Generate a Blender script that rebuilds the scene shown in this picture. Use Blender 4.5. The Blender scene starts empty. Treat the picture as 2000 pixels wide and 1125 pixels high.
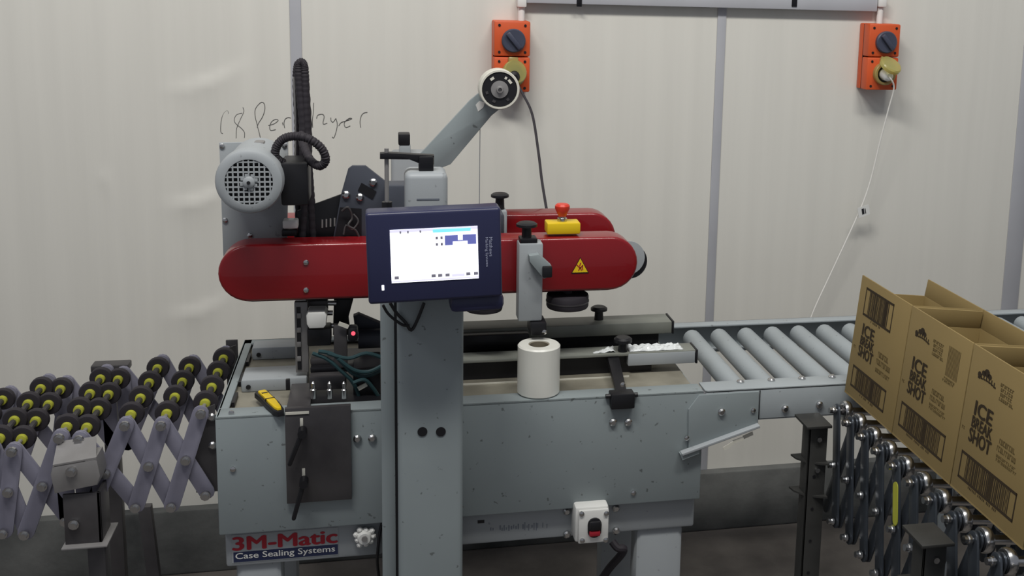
import bpy, bmesh, math, random
from mathutils import Vector, Matrix
random.seed(7)
sc = bpy.context.scene
COL = sc.collection

# ------------------------------------------------------------------ camera
F, PPX, PPY, W, H = 2147.36, 1223.3, 333.0, 2000.0, 1125.0
PITCH, YAW, ROLL = (math.radians(a) for a in (9.52948, 12.71334, -1.63868))
CAM = Vector((0, 0, 1.70))
_w = Vector((math.sin(YAW)*math.cos(PITCH), math.cos(YAW)*math.cos(PITCH), -math.sin(PITCH)))
_r = Vector((math.cos(YAW), -math.sin(YAW), 0))
_d = _w.cross(_r)
RT = _r*math.cos(ROLL) + _d*math.sin(ROLL)
DN = -_r*math.sin(ROLL) + _d*math.cos(ROLL)
cam = bpy.data.cameras.new('camera')
cam.sensor_width = 36
cam.lens = 36*F/W
cam.shift_x = -(PPX - W/2)/W
cam.shift_y = -(H/2 - PPY)/W
cam.clip_start = 0.02
cam_o = bpy.data.objects.new('camera', cam)
COL.objects.link(cam_o)
cam_o.matrix_world = Matrix(((RT.x, -DN.x, -_w.x, CAM.x), (RT.y, -DN.y, -_w.y, CAM.y), (RT.z, -DN.z, -_w.z, CAM.z), (0, 0, 0, 1)))
sc.camera = cam_o

# ------------------------------------------------------------------ light
sc.view_settings.view_transform = 'Standard'
sc.view_settings.look = 'None'
sc.view_settings.exposure = 0.0
sc.view_settings.gamma = 1.0
world = bpy.data.worlds.new('hall_ambience')
sc.world = world
world.use_nodes = True
world.node_tree.nodes['Background'].inputs[0].default_value = (0.86, 0.90, 1.0, 1)
world.node_tree.nodes['Background'].inputs[1].default_value = 0.26
def area(name, loc, target, sx, sy, power, color):
    l = bpy.data.lights.new(name, 'AREA')
    l.shape = 'RECTANGLE'; l.size = sx; l.size_y = sy; l.energy = power; l.color = color
    o = bpy.data.objects.new(name, l); COL.objects.link(o)
    o.location = loc
    o.rotation_euler = (Vector(target) - Vector(loc)).to_track_quat('-Z', 'Y').to_euler()
    return o
area('ceiling_batten_light', (-0.55, 0.85, 4.2), (0.4, 2.9, 1.2), 1.3, 0.3, 73, (1.0, 0.98, 0.935))
area('ceiling_batten_light', (1.15, 0.85, 4.2), (1.4, 2.9, 1.2), 1.3, 0.3, 52, (1.0, 0.98, 0.935))
area('ceiling_batten_light', (-2.6, 0.2, 4.2), (0.0, 2.6, 0.9), 1.2, 0.4, 15, (0.95, 0.94, 1.0))

# ------------------------------------------------------------------ helpers
def at(px, py, Y):
    """point of the room that stands at depth Y where the photo shows (px, py)"""
    d = RT*((px-PPX)/F) + DN*((py-PPY)/F) + _w
    return CAM + d*(Y/d.y)
def atz(px, py, Z):
    d = RT*((px-PPX)/F) + DN*((py-PPY)/F) + _w
    return CAM + d*((Z-CAM.z)/d.z)
def lin(c):
    return tuple(((v/255)/12.92 if v/255 <= .04045 else ((v/255+.055)/1.055)**2.4) for v in c)

def mat(name, rgb, rough=.5, metal=0., var=.12, scale=6., bump=0., bscale=60., specks=0., rgb2=None,
        trans=0., emit=0., coat=0., stretch=None, ior=1.45):
    m = bpy.data.materials.new(name); m.use_nodes = True
    nt = m.node_tree; N = nt.nodes; L = nt.links
    b = N['Principled BSDF']
    c = lin(rgb)
    tc = N.new('ShaderNodeTexCoord'); src = tc.outputs['Object']
    if stretch:
        mp = N.new('ShaderNodeMapping'); mp.inputs['Scale'].default_value = stretch
        L.new(src, mp.inputs['Vector']); src = mp.outputs['Vector']
    n = N.new('ShaderNodeTexNoise'); n.inputs['Scale'].default_value = scale; n.inputs['Detail'].default_value = 5
    L.new(src, n.inputs['Vector'])
    r = N.new('ShaderNodeValToRGB')
    r.color_ramp.elements[0].position = .3; r.color_ramp.elements[1].position = .7
    c2 = lin(rgb2) if rgb2 else tuple(v*(1-var*2) for v in c)
    r.color_ramp.elements[0].color = (*c2, 1); r.color_ramp.elements[1].color = (*c, 1)
    L.new(n.outputs['Fac'], r.inputs['Fac'])
    out = r.outputs['Color']
    if specks:
        n2 = N.new('ShaderNodeTexNoise'); n2.inputs['Scale'].default_value = 70; n2.inputs['Detail'].default_value = 2
        L.new(src, n2.inputs['Vector'])
        r2 = N.new('ShaderNodeValToRGB')
        r2.color_ramp.elements[0].position = .70; r2.color_ramp.elements[1].position = .74
        r2.color_ramp.elements[0].color = (0, 0, 0, 1); r2.color_ramp.elements[1].color = (specks, specks, specks, 1)
        L.new(n2.outputs['Fac'], r2.inputs['Fac'])
        mx = N.new('ShaderNodeMix'); mx.data_type = 'RGBA'
        L.new(r2.outputs['Color'], mx.inputs[0]); L.new(out, mx.inputs[6])
        mx.inputs[7].default_value = (.03, .028, .025, 1)
        out = mx.outputs[2]
    L.new(out, b.inputs['Base Color'])
    b.inputs['Roughness'].default_value = rough
    b.inputs['Metallic'].default_value = metal
    b.inputs['Transmission Weight'].default_value = trans
    b.inputs['Coat Weight'].default_value = coat
    b.inputs['IOR'].default_value = ior
    if emit:
        b.inputs['Emission Color'].default_value = (*c, 1); b.inputs['Emission Strength'].default_value = emit
    if bump:
        n3 = N.new('ShaderNodeTexNoise'); n3.inputs['Scale'].default_value = bscale; n3.inputs['Detail'].default_value = 4
        L.new(src, n3.inputs['Vector'])
        bp = N.new('ShaderNodeBump'); bp.inputs['Strength'].default_value = bump; bp.inputs['Distance'].default_value = .004
        L.new(n3.outputs['Fac'], bp.inputs['Height']); L.new(bp.outputs['Normal'], b.inputs['Normal'])
    return m

M = dict(
    wall=mat('white_wall_panel', (214, 212, 204), .45, var=.03, scale=1.5, bump=.05, bscale=9, stretch=(14, 1, .5)),
    strip=mat('aluminium_joint_strip', (176, 177, 182), .5, .0, var=.05),
    kerb=mat('dark_concrete', (102, 103, 101), .85, var=.28, scale=5, bump=.5, bscale=30, rgb2=(54, 56, 56)),
    floor=mat('worn_floor', (124, 118, 112), .6, var=.3, scale=4, bump=.4, bscale=40, rgb2=(74, 70, 67)),
    paint=mat('grey_machine_paint', (138, 147, 149), .48, var=.05, scale=5, specks=.55),
    paintl=mat('light_grey_paint', (158, 163, 166), .45, var=.05, scale=5, specks=.3),
    conv=mat('conveyor_grey_paint', (158, 165, 168), .45, var=.06, scale=7, specks=.4),
    bed=mat('scuffed_bed_plate', (156, 152, 138), .5, .15, var=.2, scale=9, rgb2=(112, 108, 96)),
    guide=mat('worn_grey_guide', (142, 145, 138), .45, .1, var=.12, scale=7, rgb2=(116, 118, 110)),
    slate=mat('slate_head_plate', (72, 76, 86), .5, .2, var=.1, scale=9),
    black=mat('black_plastic', (24, 24, 28), .45, var=.1),
    rubber=mat('black_rubber', (46, 42, 48), .7, var=.15),
    blackm=mat('black_steel', (30, 30, 34), .4, .3, var=.15),
    red=mat('red_paint', (132, 16, 24), .28, var=.06, scale=4, coat=.4),
    redb=mat('red_button', (214, 60, 42), .35, var=.03),
    yel=mat('yellow_plastic', (226, 192, 24), .4, var=.03),
    hub=mat('yellow_green_hub', (172, 174, 62), .5, var=.08),
    orange=mat('orange_plastic', (206, 86, 42), .45, var=.04),
    dial=mat('blue_grey_dial', (66, 70, 86), .4, var=.08),
    smoke=mat('yellow_tinted_cover', (226, 220, 140), .3, var=.05, trans=.7),
    chrome=mat('bright_steel', (200, 200, 200), .25, 1., var=.06),
    galv=mat('galvanised_steel', (146, 144, 143), .42, .3, var=.12, scale=12),
    stain=mat('stained_steel', (88, 86, 87), .45, .35, var=.15, scale=8, rgb2=(62, 60, 62)),
    lav=mat('lavender_grey_link', (128, 127, 142), .5, .15, var=.05),
    dlink=mat('dark_steel_link', (84, 90, 98), .35, .7, var=.15, scale=10),
    post=mat('dark_post', (74, 74, 72), .5, .5, var=.2, scale=12),
    bezel=mat('dark_bezel_blue_glare', (42, 45, 76), .35, var=.05),  # blue veiling glare of the lit display is mixed into this colour
    white=mat('white_plastic', (222, 222, 218), .4, var=.03),
    film=mat('milky_film', (222, 222, 214), .3, var=.05, scale=14, stretch=(1, 1, .3)),
    sheet=mat('crumpled_plastic_film', (226, 230, 230), .2, var=.05, bump=.6, bscale=50),
    core=mat('cardboard_core', (126, 118, 102), .8, var=.1),
    card=mat('brown_cardboard', (141, 121, 77), .8, var=.05, scale=5, bump=.05, bscale=30),
    ink=mat('dark_brown_ink', (52, 40, 22), .8, var=.1),
    inkf=mat('faded_brown_ink', (98, 82, 46), .8, var=.1),
    pencil=mat('marker_line', (108, 108, 106), .8, var=.3, scale=30),
    pale=mat('pale_tape', (210, 208, 196), .45, var=.04),
    navy=mat('navy_print', (36, 44, 76), .5, var=.05),
    redp=mat('red_print', (164, 30, 46), .5, var=.05),
    cable=mat('teal_cable', (38, 66, 70), .5, var=.1),
    pink=mat('pink_indicator', (255, 90, 110), .5, emit=.9),
    wcord=mat('white_cord', (228, 226, 220), .5, var=.03),
    lettr=mat('pale_blue_lettering', (165, 170, 195), .6, var=.05),
    faint=mat('faded_print', (112, 118, 128), .6, var=.1),
    hazy=mat('clear_bag', (200, 200, 190), .3, var=.05, trans=.4),
)

ORG = {}
def thing(name, label, cat, loc, rot=(0, 0, 0), group=None, local=False):
    o = bpy.data.objects.new(name, None); COL.objects.link(o)
    o.empty_display_size = .05
    o.location = loc; o.rotation_euler = rot
    o['label'] = label; o['category'] = cat
    if group: o['group'] = group
    ORG[o.name] = Vector((0, 0, 0)) if local else Vector(loc)
    return o
def root(o):
    while o.parent: o = o.parent
    return o
def orgof(p): return ORG.get(root(p).name, Vector((0, 0, 0))) if p else Vector((0, 0, 0))

class G:
    def __init__(s, M=None): s.bm = bmesh.new(); s.M = M
    def _v(s, p):
        p = Vector(p)
        return s.bm.verts.new(s.M @ p if s.M else p)
    def box(s, x0, x1, y0, y1, z0, z1, bev=0., seg=2):
        if x0 > x1: x0, x1 = x1, x0
        if y0 > y1: y0, y1 = y1, y0
        if z0 > z1: z0, z1 = z1, z0
        v = [s._v((x, y, z)) for z in (z0, z1) for y in (y0, y1) for x in (x0, x1)]
        fs = [s.bm.faces.new([v[i] for i in f]) for f in ((0, 2, 3, 1), (4, 5, 7, 6), (0, 1, 5, 4), (2, 6, 7, 3), (0, 4, 6, 2), (1, 3, 7, 5))]
        if bev:
            bmesh.ops.bevel(s.bm, geom=list({e for f in fs for e in f.edges}), offset=min(bev, .45*min(x1-x0, y1-y0, z1-z0)), segments=seg, affect='EDGES', profile=.5)
        return s
    def pbox(s, x0, y0, x1, y1, Y0, Y1, bev=0.):
        """box whose front face, at depth Y0, covers photo rectangle x0 y0 x1 y1"""
        mx, my = (x0+x1)/2, (y0+y1)/2
        return s.box(at(x0, my, Y0).x, at(x1, my, Y0).x, Y0, Y1, at(mx, y1, Y0).z, at(mx, y0, Y0).z, bev)
    def prism(s, pts, y0, y1, bev=0., seg=2):
        """polygon of (x, z) extruded along y"""
        a = [s._v((p[0], y0, p[1])) for p in pts]; b = [s._v((p[0], y1, p[1])) for p in pts]
        n = len(pts)
        fs = [s.bm.faces.new(a), s.bm.faces.new(b[::-1])]
        for i in range(n): fs.append(s.bm.faces.new((a[i], b[i], b[(i+1) % n], a[(i+1) % n])))
        bmesh.ops.recalc_face_normals(s.bm, faces=fs)
        if bev:
            bmesh.ops.bevel(s.bm, geom=list(fs[0].edges), offset=bev, segments=seg, affect='EDGES', profile=.5)
        return s
    def pprism(s, px, Y0, Y1, bev=0.):
        return s.prism([(at(x, y, Y0).x, at(x, y, Y0).z) for x, y in px], Y0, Y1, bev)
    def cyl(s, p0, p1, r0, r1=None, n=16):
        return s.lathe([(r0, 0), (r0 if r1 is None else r1, (Vector(p1)-Vector(p0)).length)], p0, Vector(p1)-Vector(p0), n)
    def lathe(s, prof, o, ax, n=24, caps=True):
        ax = Vector(ax).normalized(); o = Vector(o)
        u = ax.orthogonal().normalized(); w = ax.cross(u)
        rings = []
        for r, h in prof:
            rings.append([s._v(o + ax*h + (u*math.cos(2*math.pi*i/n) + w*math.sin(2*math.pi*i/n))*max(r, 1e-5)) for i in range(n)])
        for a, b in zip(rings, rings[1:]):
            for i in range(n): s.bm.faces.new((a[i], a[(i+1) % n], b[(i+1) % n], b[i]))
        if caps:
            s.bm.faces.new(rings[0][::-1]); s.bm.faces.new(rings[-1])
        return s
    def ring(s, ro, ri, o, ax, h, n=32, bev=.0):
        prof = [(ri, 0), (ro-bev, 0), (ro, bev), (ro, h-bev), (ro-bev, h), (ri, h), (ri, 0)]
        return s.lathe(prof, o, ax, n, caps=False)
    def tube(s, pts, r, n=8, smooth=4):
        P = [Vector(p) for p in pts]
        if smooth > 1 and len(P) > 2:
            Q = []
            for i in range(len(P)-1):
                a, b, c, d = P[max(i-1, 0)], P[i], P[i+1], P[min(i+2, len(P)-1)]
                for k in range(smooth):
                    t = k/smooth
                    Q.append(.5*((2*b) + (c-a)*t + (2*a-5*b+4*c-d)*t*t + (3*b-a-3*c+d)*t**3))
            Q.append(P[-1]); P = Q
        rings = []; u = None
        for i, p in enumerate(P):
            t = (P[min(i+1, len(P)-1)] - P[max(i-1, 0)]).normalized()
            u = t.orthogonal().normalized() if u is None else (u - t*u.dot(t)).normalized()
            w = t.cross(u)
            rr = r(i/(len(P)-1)) if callable(r) else r
            rings.append([s._v(p + (u*math.cos(2*math.pi*k/n) + w*math.sin(2*math.pi*k/n))*rr) for k in range(n)])
        for a, b in zip(rings, rings[1:]):
            for i in range(n): s.bm.faces.new((a[i], a[(i+1) % n], b[(i+1) % n], b[i]))
        s.bm.faces.new(rings[0][::-1]); s.bm.faces.new(rings[-1])
        return s
    def bar(s, a, b, wdt, y0, y1, bev=0., rnd=True):
        """flat link in the x-z plane from a to b with rounded ends"""
        a = Vector((a[0], a[1])); b = Vector((b[0], b[1])); d = (b-a).normalized(); n = Vector((-d.y, d.x)); r = wdt/2
        pts = []
        for c, s0 in ((b, -1), (a, 1)):
            for k in range(7):
                t = math.pi*k/6
                q = n*math.cos(t)*r*(-s0)*(-1 if s0 == -1 else -1)
                e = d*math.sin(t)*r*(1 if s0 == -1 else -1)
                pts.append(c + (n*math.cos(t)*r if s0 == -1 else -n*math.cos(t)*r) + e)
        return s.prism([(p.x, p.y) for p in pts], y0, y1, bev)
    def quad(s, a, b, c, d):
        s.bm.faces.new([s._v(p) for p in (a, b, c, d)]); return s
    def mesh(s, name, m, ang=35, org=None):
        if org is not None and org.length: bmesh.ops.translate(s.bm, verts=s.bm.verts, vec=-org)
        bmesh.ops.recalc_face_normals(s.bm, faces=s.bm.faces)
        me = bpy.data.meshes.new(name); s.bm.to_mesh(me); s.bm.free()
        for p in me.polygons: p.use_smooth = True
        me.set_sharp_from_angle(angle=math.radians(ang))
        me.materials.append(M[m]); return me
    def obj(s, name, m, parent=None, label=None, ang=35):
        me = s.mesh(name, m, ang, orgof(parent))
        return put(me, name, parent, None, label=label)
def put(me, name, parent=None, loc=None, rot=None, label=None):
    """link one object; loc is given in the frame of the thing"""
    o = bpy.data.objects.new(name, me); COL.objects.link(o)
    if parent: o.parent = parent
    if loc is not None: o.location = Vector(loc) - orgof(parent)
    if rot: o.rotation_euler = rot
    if label: o['label'] = label
    return o
def tag(o, label, cat, group=None):
    o['label'] = label; o['category'] = cat
    if group: o['group'] = group
    return o
def struct(o): o['kind'] = 'structure'; return o

def text(name, s, m, parent, pos, right, up, width=None, height=.02, bold=0., depth=.0006):
    """lettering lying flat on a surface, pos = its lower left corner"""
    c = bpy.data.curves.new(name, 'FONT'); c.body = s; c.size = 1; c.resolution_u = 3
    t = bpy.data.objects.new('tmp', c); COL.objects.link(t)
    dg = bpy.context.evaluated_depsgraph_get()
    me = bpy.data.meshes.new_from_object(t.evaluated_get(dg)); bpy.data.objects.remove(t)
    xs = [v.co.x for v in me.vertices]; ys = [v.co.y for v in me.vertices]
    x0, x1, y0, y1 = min(xs), max(xs), min(ys), max(ys)
    sy = height/(y1-y0); sx = sy if width is None else width/(x1-x0)
    right = Vector(right).normalized(); up = Vector(up).normalized(); nn = right.cross(up)
    og = orgof(parent)
    for v in me.vertices:
        v.co = Vector(pos) - og + right*((v.co.x-x0)*sx) + up*((v.co.y-y0)*sy) + nn*depth
    if bold:
        bm = bmesh.new(); bm.from_mesh(me)
        base_ = bm.faces[:]
        for k, (dx, dy) in enumerate(((1, 0), (-1, 0), (0, .6), (0, -.6))):
            d = bmesh.ops.duplicate(bm, geom=base_)
            bmesh.ops.translate(bm, verts=[e for e in d['geom'] if isinstance(e, bmesh.types.BMVert)], vec=right*(dx*bold*sx) + up*(dy*bold*sy) + nn*(.00004*(k+1)))
        bm.to_mesh(me); bm.free()
    me.materials.clear(); me.materials.append(M[m])
    return put(me, name, parent)

# ------------------------------------------------------------------ room
YW = 3.143
wall = thing('wall_back', 'white insulated panel wall', 'wall', (0, YW, 0)); del wall['category']; struct(wall)
seams = [-1.47, -.226, .985, at(1974, 560, YW).x, 3.2]
def dent(x, z):
    d = 0.
    for (ax, az), (bx, bz), amp in DENTS:
        L = math.hypot(bx-ax, bz-az); ux, uz = (bx-ax)/L, (bz-az)/L
        t = ((x-ax)*ux + (z-az)*uz)/L; v = (x-ax)*-uz + (z-az)*ux
        v += .022*math.sin(t*math.pi)
        w = max(0., 1-abs(t-.5)*1.9)
        w = w*w*(3-2*w)
        if v < 0: d += amp*w*math.exp(v/.055)
        else: d += amp*w*math.exp(-v/.010)
    return d
def pw(x, y): p = at(x, y, YW); return (p.x, p.z)
DENTS = [(pw(300, 178), pw(500, 112), .007), (pw(300, 402), pw(470, 350), .009), (pw(300, 618), pw(470, 565), .007), (pw(180, 336), pw(215, 326), .003)]
for i in range(4):
    x0, x1 = seams[i]+.001, seams[i+1]-.001
    g = G(); nx, nz = (110, 150) if i == 0 else (6, 8)
    vs = [[g._v((x0+(x1-x0)*a/nx, YW-(dent(x0+(x1-x0)*a/nx, .195+2.6*b/nz) if i == 0 and 0 < a < nx else 0), .195+2.6*b/nz)) for b in range(nz+1)] for a in range(nx+1)]
    for a in range(nx):
        for b in range(nz): g.bm.faces.new((vs[a][b], vs[a+1][b], vs[a+1][b+1], vs[a][b+1]))
    g.box(x0, x1, YW+.002, YW+.08, .195, 2.795)
    g.obj('panel', 'wall', wall, ang=60)
for x0, x1 in ((-2.7, -1.471), (-3.9, -2.702), (3.202, 4.4), (4.402, 5.6)):
    G().box(x0, x1, YW, YW+.08, .195, 2.795).obj('panel', 'wall', wall)
for i, (x, w) in enumerate(((seams[1], .030), (seams[2], .027), (seams[3], .060), (-1.47, .030), (3.201, .030))):
    o = struct(G().box(x-w/2, x+w/2, YW-.004, YW, .195, 2.795, .0015).obj('trim_%d' % (i+1), 'strip')); o['label'] = 'aluminium joint strip between wall panels'
o = struct(G().box(-3.9, 5.6, YW-.03, YW+.08, 0, .195, .006).obj('baseboard_back', 'kerb')); o['label'] = 'dark concrete kerb along the foot of the wall'
o = struct(G().box(-3.9, 5.6, -1.2, YW+.08, -.05, 0).obj('floor', 'floor')); o['label'] = 'dark worn factory floor'
# handwriting on the wall: 18 Per layer
def stroke(*runs):
    g = G()
    for r in runs: g.tube([at(x, y, YW-.0007) for x, y in r], .0009, 5, 5)
    return g
def cv(*p): return [(420+x/6.25, 180+y/6.25) for x, y in p]
hw = [stroke(cv((165, 262), (150, 225), (105, 260), (75, 350), (70, 480), (95, 505))),
      stroke(cv((340, 185), (352, 235), (310, 330), (265, 440), (258, 560)), cv((330, 255), (265, 275), (235, 330), (250, 380), (320, 440), (358, 490), (358, 555))),
      stroke(cv((555, 560), (540, 500), (515, 400), (490, 290), (495, 200), (560, 125), (600, 140), (608, 210), (580, 300), (530, 380), (515, 430))),
      stroke(cv((650, 405), (720, 385), (770, 345), (740, 330), (690, 360), (668, 420), (680, 465), (740, 455))),
      stroke(cv((822, 370), (830, 400)), cv((850, 435), (842, 380), (855, 330), (890, 310), (925, 315))),
      stroke(cv((1203, 130), (1198, 250), (1188, 350), (1192, 430))),
      stroke(cv((1240, 320), (1255, 280), (1310, 268), (1332, 300), (1318, 370), (1330, 390), (1370, 375))),
      stroke(cv((1412, 310), (1416, 345), (1440, 365), (1475, 320)), cv((1475, 320), (1492, 390), (1478, 480), (1450, 555), (1430, 545))),
      stroke(cv((1510, 410), (1540, 370), (1600, 350), (1668, 325), (1640, 318), (1585, 360), (1578, 400), (1600, 430), (1650, 410))),
      stroke(cv((1778, 430), (1770, 360), (1785, 290), (1815, 255), (1860, 245)))]
for g in hw: g.obj('handwriting', 'pencil', wall)

# cable trunking on the wall
o = tag(G().box(at(1024, 0, YW).x, at(1706, 10, YW).x, YW-.028, YW, at(1360, 14, YW-.028).z, at(1360, -16, YW-.028).z, .002).obj('cable_trunking', 'strip'),
        'grey cable trunking running along the wall above both orange outlets', 'trunking')
for px in (1128, 1545):
    G().box(at(px-5, 0, YW).x, at(px+5, 0, YW).x, YW-.031, YW-.0275, at(px, 13, YW-.03).z, at(px, -12, YW-.03).z, .001).obj('clip', 'blackm', o)
for (px, y0, y1, lab) in ((1017, -22, 44, 'short white conduit dropping into the outlet with the black cord'), (1715, -18, 50, 'short white conduit dropping into the outlet with the white cord')):
    x = at(px, 10, YW).x; z1 = at(px, y0, YW-.02).z; z0 = at(px, y1, YW-.02).z
    o = tag(G().cyl((x, YW-.016, z0), (x, YW-.016, z1), .010, n=14).obj('conduit', 'white'), lab, 'conduit')
    zc = at(px, 10, YW-.02).z
    G().box(x-.013, x+.013, YW-.034, YW, zc-.006, zc+.03, .004).obj('coupler', 'white', o)

# ------------------------------------------------------------------ wall outlets
def outlet(x, ztop, label, plug):
    t = thing('power_outlet', label, 'outlet', (x, YW-.036, ztop-.099))
    hw_, yf = .0505, YW-.072
    G().box(x-hw_, x+hw_, YW-.028, YW, ztop-.198, ztop, .004).obj('back_box', 'orange', t)
    G().box(x-hw_, x+hw_, yf, YW-.030, ztop-.098, ztop, .005).obj('switch_cover', 'orange', t)
    G().box(x-hw_, x+hw_, yf, YW-.030, ztop-.198, ztop-.100, .005).obj('socket_cover', 'orange', t)
    G().box(x-hw_+.002, x+hw_-.002, YW-.031, YW-.027, ztop-.196, ztop-.002).obj('gasket', 'black', t)
    zc = ztop-.054
    d = G().lathe([(.033, 0), (.033, .010), (.030, .013)], (x+.003, yf, zc), (0, -1, 0), 32).obj('switch_dial', 'dial', t)
    g = G(Matrix.Translation((x+.003, yf-.013, zc)) @ Matrix.Rotation(math.radians(-40), 4, 'Y'))
    g.box(-.007, .007, -.012, .001, -.028, .028, .004); g.obj('grip', 'dial', d)
    for sx in (-.036, .036):
        for zz in (-.012, -.086, -.112, -.186):
            G().cyl((x+sx, yf+.001, ztop+zz), (x+sx, yf-.002, ztop+zz), .0038, n=8).obj('screw', 'black', t)
    zs = ztop-.148
    s = G().ring(.034, .026, (x+.002, yf+.001, zs), (0, -1, 0), .020, 28, .002).obj('socket_collar', 'smoke', t)
    G().cyl((x+.002, yf+.0005, zs), (x+.002, yf-.005, zs), .026, n=24).obj('socket_face', 'black', s)
    # raised spring flap leaning over the plug
    a = math.radians(52)
    g = G(Matrix.Translation((x+.002, yf-.004, zs+.040)) @ Matrix.Rotation(-a if plug == 'white' else -math.radians(14), 4, 'X') @ Matrix.Rotation(math.radians(14), 4, 'Z'))
    g.lathe([(.030, 0), (.034, .003), (.034, .012), (.031, .016)], (0, -.004, -.036), (0, -1, 0), 28)
    g.box(-.014, .014, -.008, .006, -.006, .008, .003)
    g.obj('flap', 'smoke', t)
    return t, Vector((x+.002, yf, zs))
p1 = at(1001, 41, YW-.072); p2 = at(1730, 47, YW-.072)
t1, s1 = outlet(p1.x, p1.z, 'orange switched wall outlet behind the tape roll, feeding a black cord', 'black')
t2, s2 = outlet(p2.x, p2.z, 'orange switched wall outlet with a white cord plugged in', 'white')
def cord(name, label, s, m, path, r, plugm):
    c = thing(name, label, 'cord', s + Vector((0, -.02, -.005)))
    G().lathe([(.016, 0), (.018, .012), (.016, .032), (.009, .040)], s + Vector((0, -.0055, 0)), (0, -1, -.15), 16).obj('plug', plugm, c)
    st = s + Vector((0, -.040, -.004))
    G().tube([st, st+Vector((0, -.012, -.006))] + path, r, 8, 6).obj('cable', m, c)
    return c
cord('extension_lead', 'black mains lead hanging from the outlet down behind the red cover', s1, 'rubber',
     [at(1022, 185, 2.99), at(1040, 225, 2.93), at(1052, 300, 2.85), at(1058, 350, 2.78), at(1066, 400, 2.70), at(1072, 436, 2.66), at(1074, 470, 2.66)], .0036, 'black')
wc = cord('extension_lead', 'white mains lead slanting down the wall from the outlet, with a paper tag', s2, 'wcord',
     [at(1746, 172, 3.03), at(1735, 215, 3.05), at(1718, 280, 3.07), at(1701, 350, 3.085), at(1684, 400, 3.09), at(1655, 465, 3.095), at(1620, 540, 3.10), at(1590, 605, 3.10), at(1570, 660, 3.10)], .0024, 'white')
q = at(1688, 412, 3.087)
g = G(Matrix.Translation(q) @ Matrix.Rotation(math.radians(-12), 4, 'Y') @ Matrix.Rotation(math.radians(15), 4, 'Z'))
g.box(-.024, .020, -.0006, .0006, -.016, .016); tg = g.obj('tag', 'white', wc)
g = G(Matrix.Translation(q) @ Matrix.Rotation(math.radians(-12), 4, 'Y') @ Matrix.Rotation(math.radians(15), 4, 'Z'))
g.box(-.010, -.001, -.0012, -.0006, -.009, .009); g.box(.002, .005, -.0012, -.0006, -.009, .007); g.obj('print', 'black', tg)

# ------------------------------------------------------------------ case sealer
mc = thing('case_sealer', 'grey case sealing machine with red belt covers and a tape arm', 'machine', (.18, 2.44, 0))
XL, XR, YF, YB, ZT = -.327, .682, 2.188, 2.68, .833
BOLT = G().lathe([(.0055, 0), (.0055, .003), (.003, .0045)], (0, 0, 0), (0, -1, 0), 10).mesh('bolt', 'chrome')
BOLTB = G().lathe([(.0085, 0), (.0085, .004), (.005, .007)], (0, 0, 0), (0, -1, 0), 10).mesh('bolt', 'chrome')
def bolt(px, py, Y, parent, big=False): return put(BOLTB if big else BOLT, 'bolt', parent, at(px, py, Y))
g = G()
zb = .583
g.box(XL, XR, YF, YF+.006, zb, ZT, .003)
g.box(XL, XR, YB-.006, YB, zb, ZT, .002)
g.box(XL, XL+.006, YF+.006, YB-.006, zb, ZT, .001); g.box(XR-.006, XR, YF+.006, YB-.006, zb, ZT-.02, .001)
g.box(XL, XR, YF, YF+.052, ZT-.006, ZT, .003)           # rolled flange along the front
g.box(XL, XL+.020, YF+.05, YB, ZT-.006, ZT, .002)
g.box(XL, XR, YB-.03, YB, ZT-.006, ZT, .002)
cab = g.obj('cabinet', 'paint', mc)
G().box(XL+.008, XR-.008, YF+.008, YB-.008, ZT-.030, ZT-.012).obj('bed_plate', 'bed', mc)
# rear cross plates and frame at the infeed end
za = ZT-.012
for (py0, py1, h, x1) in ((765, 715, .028, 600), (703, 664, .030, 600)):
    ya = atz(520, py0, za).y; yb = min(atz(520, py1, za+h).y, YB-.035)
    o = G().box(XL+.030, at(x1, py0, ya).x, ya, yb, za, za+h, .004).obj('infeed_plate', 'paintl', mc)
    G().cyl((XL+.045, ya, za+h*.45), (XL+.045, ya-.003, za+h*.45), .005, n=10).obj('hole_plug', 'black', o)
bolt(452, 806, 2.205, cab)
for yy in (2.30, 2.42, 2.55): G().box(XL+.021, XL+.027, yy-.03, yy+.03, ZT-.02, ZT-.001).obj('slot', 'black', cab)
# base band under the cabinet
base = G().box(XL+.008, at(748, 1050, YF+.03).x, YF+.022, YB-.02, .500, zb-.001, .006)
base.box(at(748, 1050, YF+.03).x-.001, XR-.004, YF+.022, YB-.02, .506, zb-.001, .006)
base = base.obj('base', 'paintl', mc)
YBF = YF+.022
# brand plate and lettering
a = at(456, 1078, YBF); b = at(658, 1062, YBF); c = at(456, 1110, YBF); d = at(456, 1047, YBF)
wd = b.x-a.x
zt_, zm_, zl_ = .568, .534, .512
pl = G().box(a.x-.003, b.x+.003, YBF-.001, YBF, zl_-.003, zt_+.003).obj('brand_plate', 'paintl', base)
text('brand_lettering', '3M-Matic', 'redp', pl, (a.x, YBF-.001, zm_+.003), (1, 0, 0), (0, 0, 1), wd, zt_-zm_-.005, .035)
G().box(a.x, b.x+.002, YBF-.0016, YBF-.0008, zl_-.001, zm_-.001).obj('brand_strip', 'navy', pl)
text('brand_lettering', 'Case Sealing Systems', 'white', pl, (a.x+.004, YBF-.0016, zl_+.002), (1, 0, 0), (0, 0, 1), wd-.008, zm_-zl_-.005, .012)
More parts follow.
